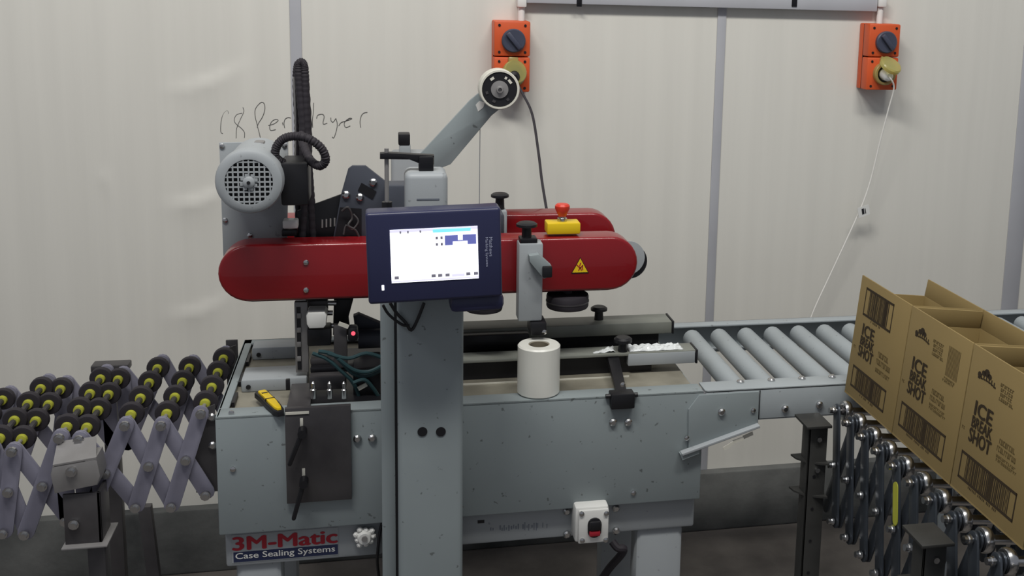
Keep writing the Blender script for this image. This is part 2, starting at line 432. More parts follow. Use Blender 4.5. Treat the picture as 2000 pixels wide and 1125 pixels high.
# crumpled white knob and cable loop beside the brand plate
kc = at(712, 1048, YBF-.012)
g = G(); g.lathe([(.012, .012), (.016, .004), (.018, -.004), (.013, -.010), (.006, -.012)], kc, (0, -1, 0), 18)
for k in range(9):
    t = 2*math.pi*k/9; r = .017+.003*math.sin(k*2.3)
    g.lathe([(.002, -.006), (.006, -.003), (.0065, .003), (.003, .007)], kc+Vector((math.cos(t)*r, 0, math.sin(t)*r)), (math.sin(k)*.4, -1, math.cos(k*2)*.4), 7)
o = g.obj('knob', 'white', mc, 'crumpled white knob')
G().cyl(kc+Vector((0, -.011, .002)), kc+Vector((0, -.016, .002)), .006, n=10).obj('knob_hole', 'galv', o)
G().tube([at(746, 1022, YBF-.006), at(741, 1045, YBF-.010), at(738, 1075, YBF-.010), at(737, 1100, YBF), at(742, 1140, YBF+.02)], .0032, 8).obj('cable', 'black', mc)
# faded marks
g = G()
for k in range(26):
    x = 958+k*4.4+random.uniform(-1, 1); h = random.uniform(4, 15)
    y = 1036-(x-958)*.075-h/2-random.uniform(0, 4)
    if random.random() < .75: g.pbox(x, y, x+random.uniform(1.2, 2.6), y+h, YBF-.0006, YBF)
g.obj('faded_lettering', 'faint', base)
o = G().pbox(933, 1016, 946, 1022, YBF-.0008, YBF).obj('print_mark', 'black', base)
# isolator switch
sw = G().pbox(1123, 990, 1189, 1058, YBF-.050, YBF-.001, .006).obj('switch_box', 'white', mc, 'white isolator box with black and red rocker')
g = G().pbox(1130, 996, 1189, 1061, YBF-.058, YBF-.050, .004); g.obj('switch_lid', 'white', sw)
cx = at(1161, 1030, YBF-.058)
def oval(w, h, n=24): return [(cx.x+w*math.cos(2*math.pi*i/n), cx.z+math.copysign(max(0, h-w), math.sin(2*math.pi*i/n))*1+w*math.sin(2*math.pi*i/n)) for i in range(n)]
G().prism(oval(.0150, .0225), YBF-.062, YBF-.0575, .001).obj('rocker_rim', 'black', sw)
G().box(cx.x-.012, cx.x+.012, YBF-.068, YBF-.060, cx.z-.004, cx.z+.017, .004).obj('rocker_button', 'black', sw)
G().box(cx.x-.012, cx.x+.012, YBF-.066, YBF-.060, cx.z-.018, cx.z-.005, .003).obj('rocker_button', 'redp', sw, 'dark red button')
for px, py in ((1136, 1003), (1184, 1002), (1137, 1055), (1183, 1054)): put(BOLT, 'bolt', sw, at(px, py, YBF-.0575))
for px, py in ((1107, 998), (1107, 1043), (1203, 992), (1203, 1036)): bolt(px, py, YBF-.0005, base, True)
G().tube([at(1196, 1058, YBF), at(1206, 1070, YBF-.01), at(1218, 1072, YBF-.01), at(1212, 1085, YBF), at(1190, 1110, YBF+.03), at(1170, 1140, YBF+.05)], .009, 10).obj('cable_gland', 'rubber', mc)
# legs
for (x0, x1, y0) in ((1244, 1336, 2.20), (1244, 1336, 2.58), (458, 550, 2.20), (458, 550, 2.58)):
    xa = at(x0, 1110, 2.2).x; xb = at(x1, 1110, 2.2).x
    l = G().box(xa, xb, y0+.018, y0+.075, .03, .5065, .012).obj('leg', 'paintl', mc)
    G().box(xa-.01, xb+.01, y0+.008, y0+.085, 0, .030, .004).obj('foot', 'paint', l)
for px, py in ((698, 856), (727, 855), (1197, 824), (1227, 824)):
    bolt(px, py, YF, cab, True)
for px, py in ((455, 916), (1237, 962)): bolt(px, py, YF, cab)
# column in front of the cabinet
YC = 2.062
xa, xb = at(777, 850, YC).x, at(905, 850, YC).x
zc_top = at(840, 470, YC).z
col = G().box(xa, xb, YC, YF-.001, 0.0, zc_top, .010, 3).obj('column', 'paint', mc)
G().pbox(746, 585, 773, 1400, 2.10, YF-.001, .002).obj('column_rail', 'paint', mc)
G().box(xa-.004, xa+.004, 2.09, 2.15, 0.01, zc_top-.02).obj('column_gap', 'black', mc)
for px in (825, 861):
    p = at(px, 843, YC); G().cyl(p+Vector((0, .002, 0)), p+Vector((0, -.0015, 0)), .0095, n=20).obj('hole_plug', 'black', col)
xa, xb = at(791, 380, 2.10).x, at(875, 380, 2.10).x
zi = at(833, 338, 2.10).z
inner = G().box(xa, xb, 2.10, YF-.004, zc_top-.05, zi, .012, 3).obj('inner_column', 'paintl', mc)
G().pbox(814, 388, 858, 391, 2.0992, 2.1005).obj('slot', 'faint', inner)
# crank on the column top
kx = at(833, 320, 2.12)
crank = G().box(at(818, 320, 2.12).x, at(847, 320, 2.12).x, 2.12, 2.15, zi-.002, at(833, 306, 2.12).z, .003)
crank.pprism([(742, 300), (760, 299), (848, 304), (848, 322), (820, 320), (800, 312), (742, 311)], 2.125, 2.145, .002)
crank = crank.obj('crank', 'blackm', mc)
p = at(755, 300, 2.135); p0 = at(757, 398, 2.135)
G().cyl(p+Vector((0, 0, .010)), Vector((p.x, p.y, p0.z)), .0042, n=10).obj('crank_rod', 'galv', crank)
G().cyl((p.x, p.y, p0.z-.012), (p.x, p.y, p0.z+.004), .010, n=12).obj('crank_knob', 'black', crank)
# rear column
xa, xb = at(764, 320, 2.70).x, at(838, 320, 2.70).x
zr = at(800, 300, 2.70).z
rc = G().box(xa, xb, 2.681, 2.78, 0, zr, .010, 3).obj('rear_column', 'paintl', mc)
G().pbox(780, 283, 802, 303, 2.70, 2.74, .003).obj('rear_column_cap', 'paintl', rc)
G().pbox(778, 262, 801, 284, 2.698, 2.742, .003).obj('rear_column_knob', 'black', rc)
# red belt covers
def stadium(x0, x1, zc, r, n=14):
    pts = []
    for k in range(n+1): t = -math.pi/2+math.pi*k/n; pts.append((x1-r+r*math.cos(t), zc+r*math.sin(t)))
    for k in range(n+1): t = math.pi/2+math.pi*k/n; pts.append((x0+r+r*math.cos(t), zc+r*math.sin(t)))
    return pts
YR = 2.315
zr0 = (at(700, 474, YR).z + at(700, 583, YR).z)/2; rr = (at(700, 474, YR).z - at(700, 583, YR).z)/2
x0, x1 = at(425, 535, YR).x, at(1246, 514, YR).x
cov = G().prism(stadium(x0, x1, zr0, rr), YR, YR+.062, .007, 3).obj('belt_cover', 'red', mc)
G().prism(stadium(x0+.004, x1-.004, zr0-.004, rr), YR+.016, YR+.058).obj('belt', 'rubber', cov)
YR2 = 2.555
cov2 = G().prism(stadium(x0+.02, x1, zr0+.004, rr), YR2, YR2+.062, .007, 3).obj('belt_cover', 'red', mc)
for px, py in ((598, 512), (598, 566)): bolt(px, py, YR, cov)
# warning triangle
def tri(s, y):
    c = at(1133, 520, YR)
    return [(c.x-s*.95, c.z-s*.75), (c.x+s*.95, c.z-s*.75), (c.x, c.z+s*1.0)]
w1 = G().prism(tri(.0205, 0), YR-.0012, YR+.0001).obj('warning_triangle', 'black', cov)
G().prism(tri(.0180, 0), YR-.0018, YR-.0010).obj('warning_field', 'yel', w1)
g = G()
c = at(1133, 521, YR-.002)
for a, b in (((-.007, .004), (0, -.003)), ((0, -.003), (.006, .003)), ((-.003, -.008), (0, -.002)), ((.003, -.008), (.001, -.002)), ((-.001, .002), (.001, .008)), ((.006, -.007), (.005, .002))):
    g.bar((c.x+a[0], c.z+a[1]), (c.x+b[0], c.z+b[1]), .0022, YR-.0023, YR-.0016)
g.obj('warning_symbol', 'redp', w1)
# end pulley and black rollers
pc = at(1226, 503, 2.43)
pu = G().lathe([(.040, 0), (.040, .004), (.012, .006)], pc, (0, -1, 0), 32).obj('end_pulley', 'paintl', mc)
G().ring(.041, .030, pc+Vector((.007, .022, -.011)), (0, -1, 0), .020, 32, .002).obj('pulley_tyre', 'black', pu)
G().cyl(pc+Vector((-.08, .012, 0)), pc+Vector((0, .012, 0)), .006, n=10).obj('pulley_arm', 'blackm', pu)
for px, y0, y1, rad, Y in ((1110, 576, 601, .0475, 2.345), (946, 583, 607, .041, 2.345)):
    a = at(px, y0, Y); b = at(px, y1, Y)
    o = G().lathe([(rad*.96, b.z), (rad, b.z+.004), (rad, a.z-.004), (rad*.97, a.z), (rad*.2, a.z+.002), (rad*.2, zr0-rr*.5)], (a.x, Y+.01, 0), (0, 0, 1), 36).obj('pressure_roller', 'rubber', mc)
    G().ring(rad+.001, rad-.004, (a.x, Y+.01, (a.z+b.z)/2-.002), (0, 0, 1), .003, 36).obj('roller_band', 'stain', o)
# guide posts with T knobs
def tknob(parent, base, w, h, hh=.012, m='black'):
    g = G()
    g.cyl(base, base+Vector((0, 0, h)), .011, .010, 14)
    g.lathe([(w*.55, 0), (w, .003), (w, hh*.7), (w*.75, hh)], base+Vector((0, 0, h)), (0, 0, 1), 20)
    return g.obj('knob', m, parent)
YP = 2.265
gp = G().pbox(1013, 476, 1060, 628, YP, YP+.045, .004).obj('guide_post', 'paintl', mc)
tknob(gp, Vector((at(1031, 474, YP).x, YP+.022, at(1031, 474, YP).z)), .0225, .028)
G().pbox(1016, 466, 1050, 478, YP+.004, YP+.04, .003).obj('post_cap', 'blackm', gp)
g = G().pprism([(1034, 500), (1053, 497), (1077, 519), (1077, 540), (1062, 545), (1034, 511)], YP-.020, YP-.001, .002); g.obj('side_arm', 'paint', gp)
G().pbox(1060, 521, 1079, 543, YP-.030, YP-.019, .003).obj('arm_cap', 'black', gp)
p = at(1052, 644, YP)
cl = G().pbox(1036, 630, 1068, 656, YP-.006, YP+.05, .004).obj('post_clamp', 'black', gp)
put(BOLT, 'bolt', cl, at(1063, 648, YP-.006))
gp2 = G().pbox(966, 412, 990, 560, 2.50, 2.545, .004).obj('guide_post', 'paintl', mc)
tknob(gp2, Vector((at(978, 412, 2.5).x, 2.522, at(978, 412, 2.5).z)), .021, .026)
# emergency stop
ye = YR+.012
es = G().pbox(1069, 436, 1134, 458, ye, ye+.045, .003)
es = es.obj('stop_box', 'yel', mc, 'yellow emergency stop box')
ec = Vector((at(1101, 436, ye).x, ye+.022, at(1101, 437, ye).z))
G().lathe([(.011, 0), (.011, .008), (.008, .009), (.008, .014)], ec, (0, 0, 1), 18).obj('stop_collar', 'chrome', es)
G().lathe([(.008, .012), (.011, .018), (.0165, .030), (.0165, .036), (.013, .040), (.004, .041)], ec, (0, 0, 1), 24).obj('stop_button', 'redb', es, 'red mushroom button')
# motor, its plate and terminal box
YM = 2.42
mp = G().pprism([(428, 279), (562, 277), (563, 330), (560, 500), (436, 500)], YM, YM+.008, .001).obj('motor_plate', 'paintl', mc)
for px, py in ((434, 285), (556, 284), (440, 430), (488, 460)): bolt(px, py, YM, mp)
mo = at(486, 356, 2.205); R0 = .0640
mot = G().lathe([(R0*.93, .20), (R0*.93, .040), (R0, .035), (R0, .012), (R0*.96, .004), (R0*.86, 0.), (R0*.70, 0.), (R0*.70, .012)], mo, (0, 1, 0), 40).obj('motor', 'paintl', mc)
G().cyl(mo+Vector((0, .0105, 0)), mo+Vector((0, .016, 0)), R0*.71, n=36).obj('fan_shadow_plate', 'black', mot)
g = G(); ra = R0*.72
for k in range(-4, 5):
    o_ = k*.0098; h = math.sqrt(max(ra*ra-o_*o_, 0))
    g.box(mo.x+o_-.0014, mo.x+o_+.0014, mo.y+.001, mo.y+.005, mo.z-h, mo.z+h)
    g.box(mo.x-h, mo.x+h, mo.y+.0012, mo.y+.0052, mo.z+o_-.0014, mo.z+o_+.0014)
g.obj('fan_grille', 'paintl', mot)
b_ = G().lathe([(.012, .004), (.011, -.003), (.006, -.006)], mo, (0, 1, 0), 20)
for k in range(8):
    t = math.pi/4*k+.3; b_.box(mo.x+math.cos(t)*.014-.003, mo.x+math.cos(t)*.014+.003, mo.y, mo.y+.004, mo.z+math.sin(t)*.014-.003, mo.z+math.sin(t)*.014+.003)
b_ = b_.obj('fan_boss', 'paintl', mot)
G().cyl(mo+Vector((0, -.0055, 0)), mo+Vector((0, -.0075, 0)), .0035, n=10).obj('fan_screw', 'black', b_)
for k in range(18):
    t = math.pi*2*k/18
    if math.cos(t) < .7 and math.sin(t) < .5:
        u = Vector((math.cos(t), 0, math.sin(t)))
        g = G(Matrix.Translation(mo+u*R0*.95+Vector((0, .115, 0))) @ Matrix.Rotation(-t, 4, 'Y')); g.box(-.004, .004, -.07, .08, -.0015, .0015); g.obj('cooling_fin', 'paintl', mot)
G().pbox(495, 277, 516, 296, 2.33, 2.36, .004).obj('lifting_lug', 'galv', mot)
tb = G().pbox(548, 318, 602, 402, 2.27, 2.37, .005).obj('terminal_box', 'black', mc)
g = G()
pts = [at(553, 318, 2.29), at(538, 306, 2.28), at(541, 285, 2.275), at(556, 270, 2.27), at(580, 266, 2.26), at(605, 272, 2.25), at(628, 290, 2.25), at(636, 312, 2.255), at(625, 324, 2.265), at(607, 314, 2.29), at(595, 290, 2.33), at(588, 262, 2.38)]
g.tube(pts, lambda t: .0085+.0009*math.sin(t*330), 12, 12); g.obj('hose_loop', 'rubber', mc)
def hose(xs, Y, r, name='hose', m='rubber'):
    g = G(); g.tube([at(x, y, Y) for x, y in xs], lambda t: r+.0006*math.sin(t*420), 12, 16); return g.obj(name, m, mc)
hose([(590, 470), (595, 400), (593, 330), (592, 250), (586, 180), (583, 135), (586, 122), (592, 124), (595, 140), (597, 185), (600, 250), (603, 330), (608, 400), (612, 470)], 2.40, .0085)
hose([(603, 470), (606, 400), (602, 300), (601, 240), (597, 175), (594, 128)], 2.425, .0085)
hose([(580, 470), (582, 400), (580, 300), (580, 240), (577, 160), (579, 128), (584, 122)], 2.425, .0060)
G().tube([at(576, 320, 2.41), at(577, 240, 2.41), at(574, 150, 2.41)], .0022, 6).obj('hose_tie', 'galv', mc)
# taping head between the covers
h1 = G().pprism([(583, 480), (581, 412), (600, 404), (668, 379), (705, 480)], 2.395, 2.402, .001).obj('head_guard', 'blackm', mc)
for k in range(4): G().pprism([(628+k*8, 429-k), (631+k*8, 429-k), (631+k*8, 445-k), (628+k*8, 445-k)], 2.393, 2.3955).obj('guard_slot', 'galv', h1)
G().pbox(552, 431, 582, 447, 2.37, 2.40, .003).obj('head_block', 'white', mc)
G().pbox(550, 449, 580, 462, 2.38, 2.41, .003).obj('head_block', 'black', mc)
h2 = G().pprism([(648, 480), (666, 380), (680, 330), (688, 324), (714, 324), (760, 360), (795, 362), (795, 480)], 2.382, 2.392, .001).obj('head_plate', 'slate', mc)
G().pprism([(706, 357), (735, 374), (728, 389), (699, 372)], 2.380, 2.3825).obj('plate_slot', 'black', h2)
G().pprism([(664, 405), (706, 408), (706, 474), (652, 474)], 2.380, 2.3825).obj('plate_window', 'black', h2)
for px, py in ((676, 380), (703, 385), (729, 356)): bolt(px, py, 2.382, h2, True)
g = G(); g.tube([at(668, 412, 2.37), at(680, 405, 2.365), at(688, 425, 2.37), at(680, 440, 2.365), at(695, 450, 2.37), at(704, 470, 2.375)], .0024, 7)
g.tube([at(690, 418, 2.372), at(700, 432, 2.37), at(688, 448, 2.368), at(676, 440, 2.37), at(671, 458, 2.37)], .002, 7); g.obj('wire_tangle', 'stain', mc)
G().pbox(754, 362, 796, 470, 2.34, 2.40, .004).obj('head_housing', 'slate', mc)
G().pbox(700, 420, 985, 470, 2.42, 2.53, .006).obj('head_frame', 'slate', mc)
G().pbox(560, 488, 1200, 570, 2.40, 2.54, .006).obj('head_core', 'blackm', mc)
# bracket below the belt: slotted bar, blocks, rods
sb = G().pbox(576, 590, 602, 728, 2.36, 2.375, .002).obj('slotted_bar', 'galv', mc)
G().pbox(580, 600, 588, 722, 2.358, 2.3605).obj('bar_slot', 'black', sb)
for k in range(4): G().pbox(580, 612+k*28, 588, 622+k*28, 2.3565, 2.3585, .001).obj('bar_screw', 'galv', sb)
G().pbox(596, 588, 640, 612, 2.39, 2.42, .003).obj('head_block', 'stain', mc)
G().pprism([(598, 617), (602, 611), (634, 610), (638, 616), (637, 635), (632, 641), (604, 642), (599, 634)], 2.33, 2.38, .003).obj('sensor_block', 'white', mc)
G().pbox(600, 643, 646, 676, 2.35, 2.40, .003).obj('head_block', 'black', mc)
for a, b, y in ((636, 657, 592), (638, 650, 611), (640, 652, 636)):
    p, q = at(a, y, 2.40), at(b, y, 2.40); G().cyl(p, q, .0055, n=12).obj('shaft', 'chrome', mc)
G().pprism([(652, 585), (690, 585), (680, 622), (684, 655), (650, 655)], 2.42, 2.45, .002).obj('head_arm', 'black', mc)
lb = G().pbox(652, 636, 678, 722, 2.34, 2.36, .002).obj('photocell_bracket', 'stain', mc)
g = G(Matrix.Translation(at(671, 635, 2.33)) @ Matrix.Rotation(math.radians(24), 4, 'Y')); g.box(-.011, .011, -.002, .002, -.004, .004); g.obj('bracket_label', 'pale', lb)
ph = G().pbox(679, 640, 699, 668, 2.33, 2.36, .006).obj('photocell', 'black', mc)
G().cyl(at(690, 651, 2.33), at(690, 651, 2.33)+Vector((0, -.002, 0)), .0045, n=12).obj('photocell_lens', 'pink', ph)
bc = at(700, 662, 2.44); G().cyl(bc, Vector((at(760, 660, 2.44).x, 2.44, bc.z)), .022, n=20).obj('lower_roller', 'slate', mc)
G().pprism([(690, 618), (700, 614), (752, 636), (752, 652), (694, 648)], 2.46, 2.48, .002).obj('lower_head_plate', 'slate', mc)
for px in (612, 644, 672):
    p = at(px, 772, 2.24); G().lathe([(.006, -.006), (.006, .012), (.004, .014), (.004, .026), (.001, .030)], p, (0, 0, 1), 12).obj('stud', 'chrome', mc)
G().pbox(604, 735, 676, 762, 2.30, 2.33, .003).obj('lower_block', 'stain', mc)
G().pbox(606, 700, 676, 712, 2.36, 2.40, .003).obj('lower_bar', 'stain', mc)
G().pbox(606, 716, 700, 728, 2.34, 2.37, .003).obj('lower_bar', 'blackm', mc)
G().box(at(606, 800, 2.26).x, at(745, 800, 2.26).x, 2.24, 2.60, ZT-.013, ZT-.006).obj('head_opening', 'black', mc)
G().pbox(690, 720, 744, 800, 2.29, 2.40, .004).obj('lower_head', 'black', mc)
g = G(Matrix.Translation(at(708, 755, 2.28)) @ Matrix.Rotation(math.radians(-28), 4, 'Y')); g.box(-.010, .010, -.002, .002, -.004, .004); g.obj('head_label', 'pale', mc)
for pts in (((622, 686), (650, 692), (672, 712), (690, 730), (715, 735), (748, 722)), ((610, 690), (640, 702), (668, 726), (688, 745), (700, 770), (705, 795)), ((660, 700), (690, 722), (720, 726), (750, 712)), ((640, 690), (680, 700), (715, 690), (750, 700)), ((690, 748), (712, 742), (730, 760), (742, 780))):
    G().tube([at(x, y, 2.27+.004*i) for i, (x, y) in enumerate(pts)], .0042, 8).obj('cable', 'cable', mc)
# stained tape head bracket hung over the front edge
st = G().pbox(558, 795, 686, 980, YF-.012, YF-.001, .001)
x0_, x1_ = at(558, 790, YF).x, at(604, 790, YF).x
st.box(x0_, x1_, YF-.012, 2.34, ZT+.001, ZT+.008, .001)
st = st.obj('head_bracket', 'stain', mc)
G().box(x0_, x1_, YF-.014, YF-.008, ZT+.004, ZT+.009).obj('bracket_edge', 'pale', st)
for (a, b, s_) in (((590, 846), (566, 906), (589, 826)), ((593, 944), (574, 1012), (593, 924))):
    A, B = at(*a, YF-.03), at(*b, YF-.03)
    lv = G().bar((A.x, A.z), (B.x, B.z), .0085, YF-.034, YF-.022, .002).obj('lever', 'black', st)
    G().cyl(A+Vector((0, .02, 0)), A+Vector((0, -.008, 0)), .0085, n=14).obj('lever_pivot', 'black', lv)
    S = at(*s_, YF-.0125); G().box(S.x-.003, S.x+.003, S.y, S.y+.002, S.z-.008, S.z+.010, .0005).obj('bracket_slot', 'pale', st)
G().pbox(558, 742, 566, 762, 2.30, 2.31, .001).obj('bracket_clip', 'black', mc)
# side guides over the bed, discharge end
yg = 2.455
zt1, zb1 = at(1313, 628, yg).z, at(1313, 651, yg).z
x1_ = at(1313, 628, yg).x; x0_ = at(903, 655, yg).x
ybk = atz(1299, 612, zt1).y
rg = G().box(x0_, x1_, yg, ybk, zb1, zt1, .003).obj('rear_guide', 'guide', mc)
G().box(x1_+.0005, x1_+.005, yg-.001, ybk, zb1-.001, zt1+.001, .001).obj('guide_cap', 'black', rg)
tknob(rg, Vector((at(1176, 622, yg).x, yg+.04, zt1)), .020, .020)
G().box(x0_, x1_-.03, yg+.01, ybk-.02, ZT-.011, zb1-.001).obj('drive_belt', 'black', mc)
yg2 = 2.345
zt2 = at(1358, 684, yg2).z; zb2 = at(1358, 709, yg2).z
x1_ = gx1 = at(1359, 690, yg2).x; xm_ = at(1227, 704, yg2).x; x0_ = at(903, 690, yg2).x
yb2 = yg2+.055
fg = G().box(x0_, x1_, yg2+.001, yb2, zt2-.007, zt2, .0015).obj('front_guide', 'guide', mc)
G().box(xm_, x1_-.001, yg2, yb2-.002, zb2, zt2-.002, .002).obj('guide_block', 'paintl', fg)
G().box(x1_, x1_+.005, yg2-.001, yb2, zb2-.001, zt2+.001, .001).obj('guide_cap', 'black', fg)
G().box(x0_, xm_+.06, yg2+.018, yb2-.004, ZT-.011, zt2-.008).obj('drive_belt', 'black', mc)
G().box(x0_, xm_, yg2-.014, yg2-.011, ZT-.012, ZT-.009).obj('bed_seam', 'pale', mc)
G().pbox(903, 654, 1034, 684, 2.425, 2.452, .004).obj('belt_housing', 'blackm', mc)
# black clamp post on the front flange
xk = at(1212, 770, 2.20).x
kb = G().box(xk-.026, xk+.026, YF-.016, YF+.016, ZT-.024, ZT+.010, .003)
kb = kb.obj('clamp_base', 'black', mc)
G().cyl((xk-.036, YF-.004, ZT+.003), (xk+.034, YF-.004, ZT+.003), .005, n=10).obj('clamp_pin', 'black', kb)
g = G()
v = [g._v(p) for p in ((xk-.011, YF-.002, ZT+.008), (xk+.011, YF-.002, ZT+.008), (xk+.028, yg2+.012, zt2-.0075), (xk+.002, yg2+.012, zt2-.0075), (xk-.011, YF+.012, ZT+.004), (xk+.011, YF+.012, ZT+.004), (xk+.028, yg2+.022, zt2-.020), (xk+.002, yg2+.022, zt2-.020))]
for f in ((0, 1, 2, 3), (7, 6, 5, 4), (0, 4, 5, 1), (1, 5, 6, 2), (2, 6, 7, 3), (3, 7, 4, 0)): g.bm.faces.new([v[k] for k in f])
g.obj('clamp_arm', 'black', kb)
put(BOLT, 'bolt', kb, (xk, YF-.006, ZT+.028))
tknob(kb, Vector((at(1219, 690, yg2).x, yg2+.016, zt2)), .021, .020, .014)
# outfeed bracket towards the conveyor
ob = G().pprism([(1366, 772), (1482, 765), (1481, 831), (1345, 882), (1345, 800)], YF-.005, YF-.0008, .001).obj('outfeed_bracket', 'paint', mc)
g = G(); p = [at(1330, 886, YF-.006), at(1481, 831, YF-.006)]
d_ = (p[1]-p[0]).normalized(); n_ = Vector((-d_.z, 0, d_.x))
g.prism([(p[0].x, p[0].z), (p[1].x, p[1].z), (p[1].x+n_.x*.006, p[1].z+n_.z*.006), (p[0].x+n_.x*.006, p[0].z+n_.z*.006)], YF-.020, YF-.004, .0008); g.obj('bracket_lip', 'paintl', ob)
G().pprism([(1329, 888), (1366, 876), (1366, 886), (1333, 899)], YF-.016, YF-.001).obj('bracket_tab', 'paint', ob)
for px, py in ((1341, 855), (1409, 804), (1471, 801)): bolt(px, py, YF-.005, ob, px == 1409)
# tape arm and hub
YT = 2.465
ta = G().pprism([(940, 178), (992, 200), (960, 226), (880, 321), (836, 338), (816, 305), (830, 291), (918, 196)], YT, YT+.010, .001).obj('tape_arm', 'paint', mc)
G().pprism([(929, 205), (936, 197), (947, 200), (944, 210), (934, 218)], YT-.0008, YT+.0002).obj('arm_slot', 'white', ta)
tc = at(976, 175, 2.40)
hb = G().lathe([(.0384, .064), (.0384, .004), (.0370, .003), (.020, .003), (.020, .009), (.006, .006), (.006, .014)], tc+Vector((0, -.001, 0)), (0, 1, 0), 36)
hb = hb.obj('tape_hub', 'black', mc)
G().lathe([(.0195, .004), (.019, -.001), (.008, -.002), (.007, -.008), (.0045, -.0085), (.004, -.003)], tc, (0, 1, 0), 28).obj('hub_disc', 'galv', hb)
for t, w in ((125, .009), (62, .005), (38, .010), (195, .006), (245, .007), (310, .006)):
    a = math.radians(t); g = G(Matrix.Translation(tc+Vector((math.cos(a)*.0285, .0015, math.sin(a)*.0285))) @ Matrix.Rotation(math.pi/2-a, 4, 'Y'))
    g.box(-w/2, w/2, -.001, .001, -.0028, .0028); g.obj('hub_mark', 'pale' if t < 180 else 'stain', hb)
G().pprism([(818, 325), (852, 330), (852, 445), (818, 445)], YT+.001, YT+.009).obj('arm_base', 'paint', mc)
# fine tape web hanging from the roll
G().tube([at(938, 215, 2.47), at(937, 300, 2.47), at(936, 412, 2.47)], .0008, 5, 2).obj('tape_web', 'faint', mc)
# stray tangles of black wire under the screen
G().tube([at(762, 592, 2.05), at(775, 612, 2.052), at(792, 630, 2.052), at(803, 645, 2.052), at(815, 625, 2.052), at(828, 592, 2.05)], .0032, 7).obj('cable', 'black', mc)
G().tube([at(748, 596, 2.05), at(760, 615, 2.052), at(785, 634, 2.05), at(800, 636, 2.05)], .0028, 7).obj('cable', 'black', mc)

tape = tag(G().ring(.0440, .0386, tc, (0, 1, 0), .048, 44, .0015).obj('tape_roll', 'pale'), 'roll of pale packing tape on the black hub of the tape arm', 'tape roll')

# ------------------------------------------------------------------ coder screen
YS = 1.955
ctr = at(850, 500, YS)
scn = thing('touch_screen', 'dark touch screen controller, blue glare put into its colour, with a lit white display', 'screen', ctr, (0, math.radians(-1.7), 0), local=True)
def L(px, py):
    p = at(px, py, YS) - ctr; a = math.radians(-1.7)
    return (p.x*math.cos(a) - p.z*math.sin(a), p.x*math.sin(a) + p.z*math.cos(a))
x0_, x1_, z0_, z1_ = L(716, 500)[0], L(980, 500)[0], L(850, 588)[1], L(850, 411)[1]
body = G().box(x0_, x1_, 0, .050, z0_, z1_, .006, 3).obj('housing', 'bezel', scn)
G().box(x0_+.012, x1_-.012, .050, .075, z0_+.02, z1_-.02, .004).obj('back_housing', 'bezel', scn)
G().box(-.04, .04, .075, YC-YS-.0005, -.035, .035, .003).obj('mount_plate', 'blackm', scn)
G().box(x1_-.095, x1_+.004, .012, .075, z0_-.030, z0_+.002, .010).obj('connector_pod', 'bezel', scn)
sx0, sx1, sz0, sz1 = L(763, 500)[0], L(934, 500)[0], L(850, 548)[1], L(850, 445)[1]
M['lcd'] = mat('lit_display', (246, 248, 255), .3, var=0, emit=1.25)
M['lcdb'] = mat('display_cyan', (120, 205, 232), .3, var=0, emit=.9)
M['lcdn'] = mat('display_navy', (96, 102, 168), .3, var=0, emit=.6)
M['lcdg'] = mat('display_grey', (120, 118, 132), .3, var=0, emit=.35)
M['lcdl'] = mat('display_lilac', (205, 203, 226), .3, var=0, emit=.8)
dsp = G().box(sx0, sx1, -.0012, .002, sz0, sz1).obj('display', 'lcd', scn, 'lit white display')
wS, hS = sx1-sx0, sz1-sz0
def ui(u0, v0, u1, v1, m, k=1):
    G().box(sx0+wS*u0, sx0+wS*u1, -.0012-.0004*k, -.0010, sz1-hS*v0, sz1-hS*v1).obj('display_icon', m, dsp)
ui(.0, .0, 1, .055, 'lcdl'); ui(.485, .025, .92, .085, 'lcdb', 2)
for u in (.11, .195, .335): ui(u, .03, u+.018, .075, 'lcdg', 2)
for u in (.515, .57):
    for v in (.165, .285): ui(u, v, u+.026, v+.05, 'lcdg')
ui(.62, .15, .98, .335, 'lcdn'); ui(.77, .15, .825, .25, 'lcd', 2); ui(.71, .27, .88, .338, 'lcd', 2)
for u in (.035, .455, .53, .615, .855, .945): ui(u, .875, u+.048, .93, 'lcdg')
ui(.69, .89, .835, .94, 'lcdl'); ui(0, .96, 1, .985, 'lcdl')
zm = (z0_+z1_)/2
text('maker_lettering', 'Matthews', 'lettr', body, (x1_-.0225, 0, sz1-.022), (0, 0, -1), (1, 0, 0), .036, .0062, .0)
text('maker_lettering', 'Marking Systems', 'lettr', body, (x1_-.0305, 0, sz1-.022), (0, 0, -1), (1, 0, 0), .055, .0062, .0)
lx, lz = L(748, 562)
G().box(lx-.0022, lx+.0022, -.001, .001, lz-.005, lz+.005, .0008).obj('status_light', 'lcd', scn)

# ------------------------------------------------------------------ things lying on the machine
fc = Vector((at(1052, 740, 2.235).x, 2.237, ZT))
zf = at(1052, 672, 2.237).z
fr = thing('film_roll', 'milky white stretch film roll standing on the machine edge', 'film roll', fc)
G().ring(.0455, .0225, fc+Vector((0, 0, .0005)), (0, 0, 1), zf-ZT, 44, .003).obj('film', 'film', fr)
G().ring(.0225, .0195, fc+Vector((0, 0, .0005)), (0, 0, 1), zf-ZT-.002, 32).obj('core', 'core', fr)
